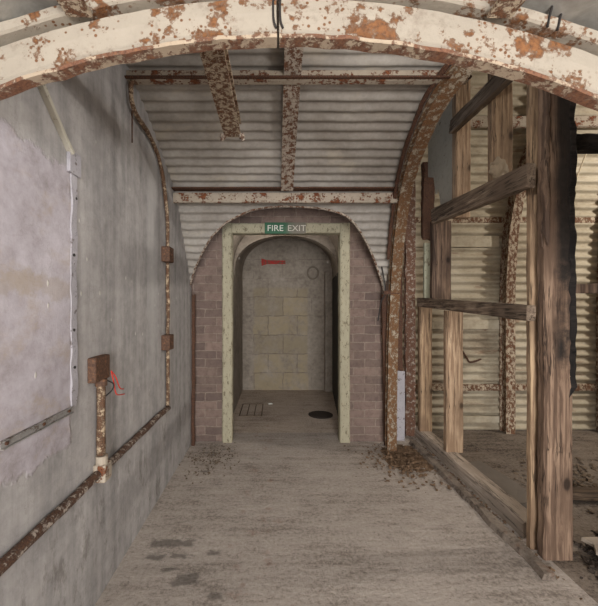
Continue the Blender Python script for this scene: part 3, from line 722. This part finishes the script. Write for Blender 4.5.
def debris(bm, n, cx, cy, sx, sy, s0, s1, hmax, skip=None):
    for _ in range(n):
        u, v = random.gauss(0, .5), random.gauss(0, .5)
        x, y = cx + u * sx, cy + v * sy
        if skip and skip(x, y): continue
        h = hmax * math.exp(-(u*u + v*v) * 1.5)
        s = random.uniform(s0, s1); m = Matrix.Rotation(random.uniform(0, 6.3), 4, 'Z') @ Matrix.Rotation(random.gauss(0, .35), 4, 'X') @ Matrix.Rotation(random.gauss(0, .35), 4, 'Y')
        k = random.randint(4, 6); t = s * random.uniform(.12, .35)
        ring = [Vector((s * math.cos(2*PI*i/k) * random.uniform(.6, 1.1), s * random.uniform(.4, .9) * math.sin(2*PI*i/k), 0)) for i in range(k)]
        o = Vector((x, y, .004 + h * random.random()))
        a = [bm.verts.new(o + m @ p) for p in ring]; b = [bm.verts.new(o + m @ (p * .9 + Vector((0, 0, t)))) for p in ring]
        bm.faces.new(a[::-1]); bm.faces.new(b)
        for i in range(k): bm.faces.new((a[i], a[(i+1) % k], b[(i+1) % k], b[i]))
    return bm
def mound(bm, cx, cy, sx, sy, h, n=26):
    V = [[bm.verts.new((cx + sx * (2*i/n-1), cy + sy * (2*j/n-1), -.004 + h * max(0, 1 - (2*i/n-1)**2 - (2*j/n-1)**2) * (.7 + .6 * mnoise.noise(Vector((i * .5, j * .5, cx)))))) for j in range(n+1)] for i in range(n+1)]
    for i in range(n):
        for j in range(n): bm.faces.new((V[i][j], V[i+1][j], V[i+1][j+1], V[i][j+1]))
    return bm
bm = mound(bmesh.new(), 1.17, 3.1, .26, .34, .018); debris(bm, 620, 1.12, 3.0, .34, .40, .005, .020, .02)
tag(link('rust_debris', bm, M['chip'], None, (1.15, 3.1, 0)), 'heap of brown rust flakes at the foot of the curved rib', 'debris', None, 'stuff')
bm = debris(bmesh.new(), 900, 2.55, 2.45, .8, .6, .006, .028, .02, lambda x, y: x < 1.85 or y < 1.95 or (1.9 < x < 3.5 and (1.9 < y < 2.2 or 2.28 < y < 2.5)))
tag(link('chamber_rubble', bm, M['soil'], None, (2.5, 2.5, 0)), 'scattered brown rubble over the right chamber floor', 'rubble', None, 'stuff')
M['dark_grit'] = plain('dark_grit', L(58, 50, 44), .95, 0, .4)
bm = debris(bmesh.new(), 420, 1.75, 1.75, .16, .22, .006, .028, .03)
tag(link('dark_rubble', bm, M['dark_grit'], None, (1.75, 1.75, 0)), 'dark rubble around the broken sheet at the thick post foot', 'rubble', None, 'stuff')
bm = debris(bmesh.new(), 260, -.55, 3.05, .22, .36, .004, .014, .006)
tag(link('corner_grit', bm, M['soil'], None, (-.6, 3.0, 0)), 'dark grit scattered on the floor in the far left corner', 'grit', None, 'stuff')
bm = debris(bmesh.new(), 160, 1.40, 2.55, .03, 1.0, .004, .015, .006)
tag(link('sill_grit', bm, M['chip'], None, (1.4, 2.5, 0)), 'small chips lying between kerb and timber sill', 'grit', None, 'stuff')

# ------------------------------------------------------------------ left wall services
XW = LW
def strap_clip(parent, y, z, r):
    bm = bmesh.new(); box(bm, XW - .002, XW + r * 2 + .012, y - .012, y + .012, z - r - .008, z + r + .008, .004); link('saddle', bm, M['conduit'], parent)
c1 = root('wall_conduit', (XW + .02, 1.6, .59), 'long rusty conduit running level along the lower left wall', 'conduit')
bm = bmesh.new(); tube(bm, [wob((XW + .022, -1.0 + 3.58 * k / 70, .595), 4, .004) for k in range(71)], .019, (1, 0, 0), 12, .003); link('pipe', bm, M['conduit'], c1, smooth=True)
bm = bmesh.new(); box(bm, XW - .002, XW + .055, 1.555, 1.625, .555, .635, .008); link('tee_fitting', bm, M['rail_rust'], c1)
bm = bmesh.new(); cyl(bm, (XW + .026, 1.585, .63), (0, 0, 1), .026, .04, 12); link('collar', bm, M['rail_rust'], c1)
b1 = root('junction_box', (XW + .02, 1.58, .67), 'large rusty junction box with red wires, on a short upright conduit', 'junction box', 'wall junction boxes')
bm = bmesh.new(); tube(bm, [(XW + .022, 1.585, .672 + .345 * k / 14) for k in range(15)], .019, (1, 0, 0), 12, .002); link('pipe', bm, M['conduit_thin'], b1, smooth=True)
bm = bmesh.new(); box(bm, XW - .002, XW + .036, 1.51, 1.645, 1.01, 1.12, .006); link('box_body', bm, M['rust_box'], b1)
bm = bmesh.new(); cyl(bm, (XW + .022, 1.585, .985), (0, 0, 1), .026, .03, 12); link('collar', bm, M['rust_box'], b1)
for k, (dy, dz, m_) in enumerate(((.15, -.07, 'red_wire'), (.13, -.085, 'red_wire'), (.06, -.06, 'black_wire'))):
    bm = bmesh.new()
    if m_ == 'red_wire': pts = [(XW + .04, 1.645, 1.04), (XW + .045, 1.66 + k * .02, .985 + k * .02), (XW + .045, 1.69 + .035 * k, .92 + k * .022), (XW + .04, 1.79 - .01 * k, .895 + .028 * k)]
    else: pts = [(XW + .03, 1.60, 1.01), (XW + .05, 1.645, .98), (XW + .045, 1.64, .95), (XW + .03, 1.605, .93)]
    tube(bm, smooth_path(pts, 6), .003, (1, 0, 0), 6); link('wire', bm, M[m_], b1, smooth=True)
c2 = root('upright_conduit', (XW + .02, 2.58, .6), 'thin rusty conduit climbing the left wall and bending up to the ceiling', 'conduit')
bm = bmesh.new()
pth = smooth_path([(XW + .02, 2.58, .60), (XW + .02, 2.58, 1.2), (XW + .02, 2.58, 1.75), (XW + .02, 2.57, 2.0), (XW + .02, 2.46, 2.24), (XW + .02, 2.36, 2.36), (XW + .022, 2.2, 2.41), (XW + .025, 2.0, 2.42), (XW + .025, 1.915, 2.455), (XW + .025, 1.90, 2.55), (XW + .04, 1.95, 2.59)], 8)
tube(bm, [wob(p, 6, .006) for p in resample(pth, .025)], .0135, (1, 0, 0), 10, .003); link('pipe', bm, M['conduit_thin'], c2, smooth=True)
bm = bmesh.new(); tube(bm, [(XW + .02, 1.935, 2.44), (XW + .018, 1.94, 2.25)], .004, (1, 0, 0), 6); link('drip_spike', bm, M['rust_dark'], c2)
for z0, lab in ((1.025, 'small square rusty switch box on the upright conduit, the lower of two'), (1.66, 'small square rusty switch box on the upright conduit, the upper of two')):
    r_ = root('switch_box', (XW + .03, 2.55, z0), lab, 'switch box', 'conduit switch boxes')
    bm = bmesh.new(); box(bm, XW - .002, XW + .06, 2.49, 2.60, z0, z0 + .11, .007); link('box_body', bm, M['rust_box'], r_)
    bm = bmesh.new(); cyl(bm, (XW + .058, 2.545, z0 + .055), (1, 0, 0), .01, .01, 10); link('screw', bm, M['rust_dark'], r_)
ch = root('cable_channel', (XW, 1.2, .935), 'short grey metal channel let into the left wall plaster', 'channel')
bm = bmesh.new()
sweep(bm, [(XW + .004, 1.03 + .36 * k / 16, .935) for k in range(17)], [(-.006, -.013), (.008, -.013), (.008, -.010), (-.001, -.010), (-.001, .010), (.008, .010), (.008, .013), (-.006, .013)], (1, 0, 0), amp=.0015); link('trough', bm, M['channel'], ch)
for y in (1.05, 1.22, 1.37):
    bm = bmesh.new(); cyl(bm, (XW + .002, y, .935), (1, 0, 0), .006, .006, 8); link('screw', bm, M['rust_dark'], ch)
ba = root('wall_batten', (XW, 1.41, 1.0), 'upright pale flaking batten on the left wall beside the lilac patch', 'batten')
bm = bmesh.new(); beam(bm, (XW + .001, 1.405, .96), (XW + .001, 1.405, 1.95), .010, .04, (0, 1, 0), .002, .02, (.02, 0), .010); link('strip', bm, M['pale_flake'], ba)
for y, z in ((1.40, 1.9), (1.415, 1.78), (1.40, 1.55), (1.40, 1.25), (1.405, 1.1)):
    bm = bmesh.new(); cyl(bm, (XW + .004, y, z), (1, 0, 0), .006, .004, 8); link('screw', bm, M['clip'], ba)
bm = bmesh.new(); box(bm, XW - .002, XW + .014, 1.36, 1.44, 1.87, 1.96, .003); link('top_plate', bm, M['pale_flake'], ba)
stick('slanting_batten', (XW + .004, 1.13, 2.16), (XW + .004, 1.375, 1.945), .016, .035, 'grey_board', 'dark slanting groove strip high on the left wall near the arch', 'strip', None, .002, .006, (0, 0), (1, 0, 0))

# ------------------------------------------------------------------ camera
cam = bpy.data.objects.new('camera', bpy.data.cameras.new('camera')); COL.objects.link(cam); scn.camera = cam
cam.location = (0, 0, EYE); cam.rotation_euler = (PI/2, 0, 0)
cam.data.sensor_fit = 'VERTICAL'; cam.data.sensor_height = 36; cam.data.lens = 36 * 350 / 606
cam.data.shift_x = (299 - 275) / 606; cam.data.shift_y = (305 - 303) / 606
cam.data.clip_start = .01

# ------------------------------------------------------------------ light
def area(name, loc, target, size, power, col):
    d = bpy.data.lights.new(name, 'AREA'); d.size = size; d.energy = power; d.color = col
    o = bpy.data.objects.new(name, d); COL.objects.link(o); o.location = loc
    o.rotation_euler = (Vector(target) - Vector(loc)).to_track_quat('-Z', 'Y').to_euler(); return o
def point(name, loc, rad, power, col):
    d = bpy.data.lights.new(name, 'POINT'); d.shadow_soft_size = rad; d.energy = power; d.color = col
    o = bpy.data.objects.new(name, d); COL.objects.link(o); o.location = loc; return o
area('entry_fill', (.35, -3.6, 1.3), (.2, 3, 1.3), 1.8, 330, (1.0, .99, .985))  # added fill behind the camera, evens the light along the tunnel
point('work_lamp', (.45, -.35, 1.25), .12, 25, (1.0, .975, .95))
point('arch_fill', (.62, 1.2, 2.34), .10, 20, (1.0, .975, .95))  # added fill hidden behind the arch to brighten the corridor
point('passage_fill', (-.1, 3.86, 2.28), .05, 6, (1.0, .94, .86))  # unseen fill added above the doorway to lift the inner passage
point('chamber_lamp', (4.35, 2.2, 2.7), .05, 185, (1.0, .94, .86))
w = bpy.data.worlds.new('world'); scn.world = w; w.use_nodes = True
w.node_tree.nodes['Background'].inputs[0].default_value = (.8, .85, .95, 1); w.node_tree.nodes['Background'].inputs[1].default_value = .25

for o in bpy.data.objects:
    if '_org' in o: del o['_org']
scn.view_settings.view_transform = 'Standard'; scn.view_settings.look = 'None'
scn.view_settings.exposure = 0.0; scn.view_settings.gamma = 1.0; scn.view_settings.use_curve_mapping = False
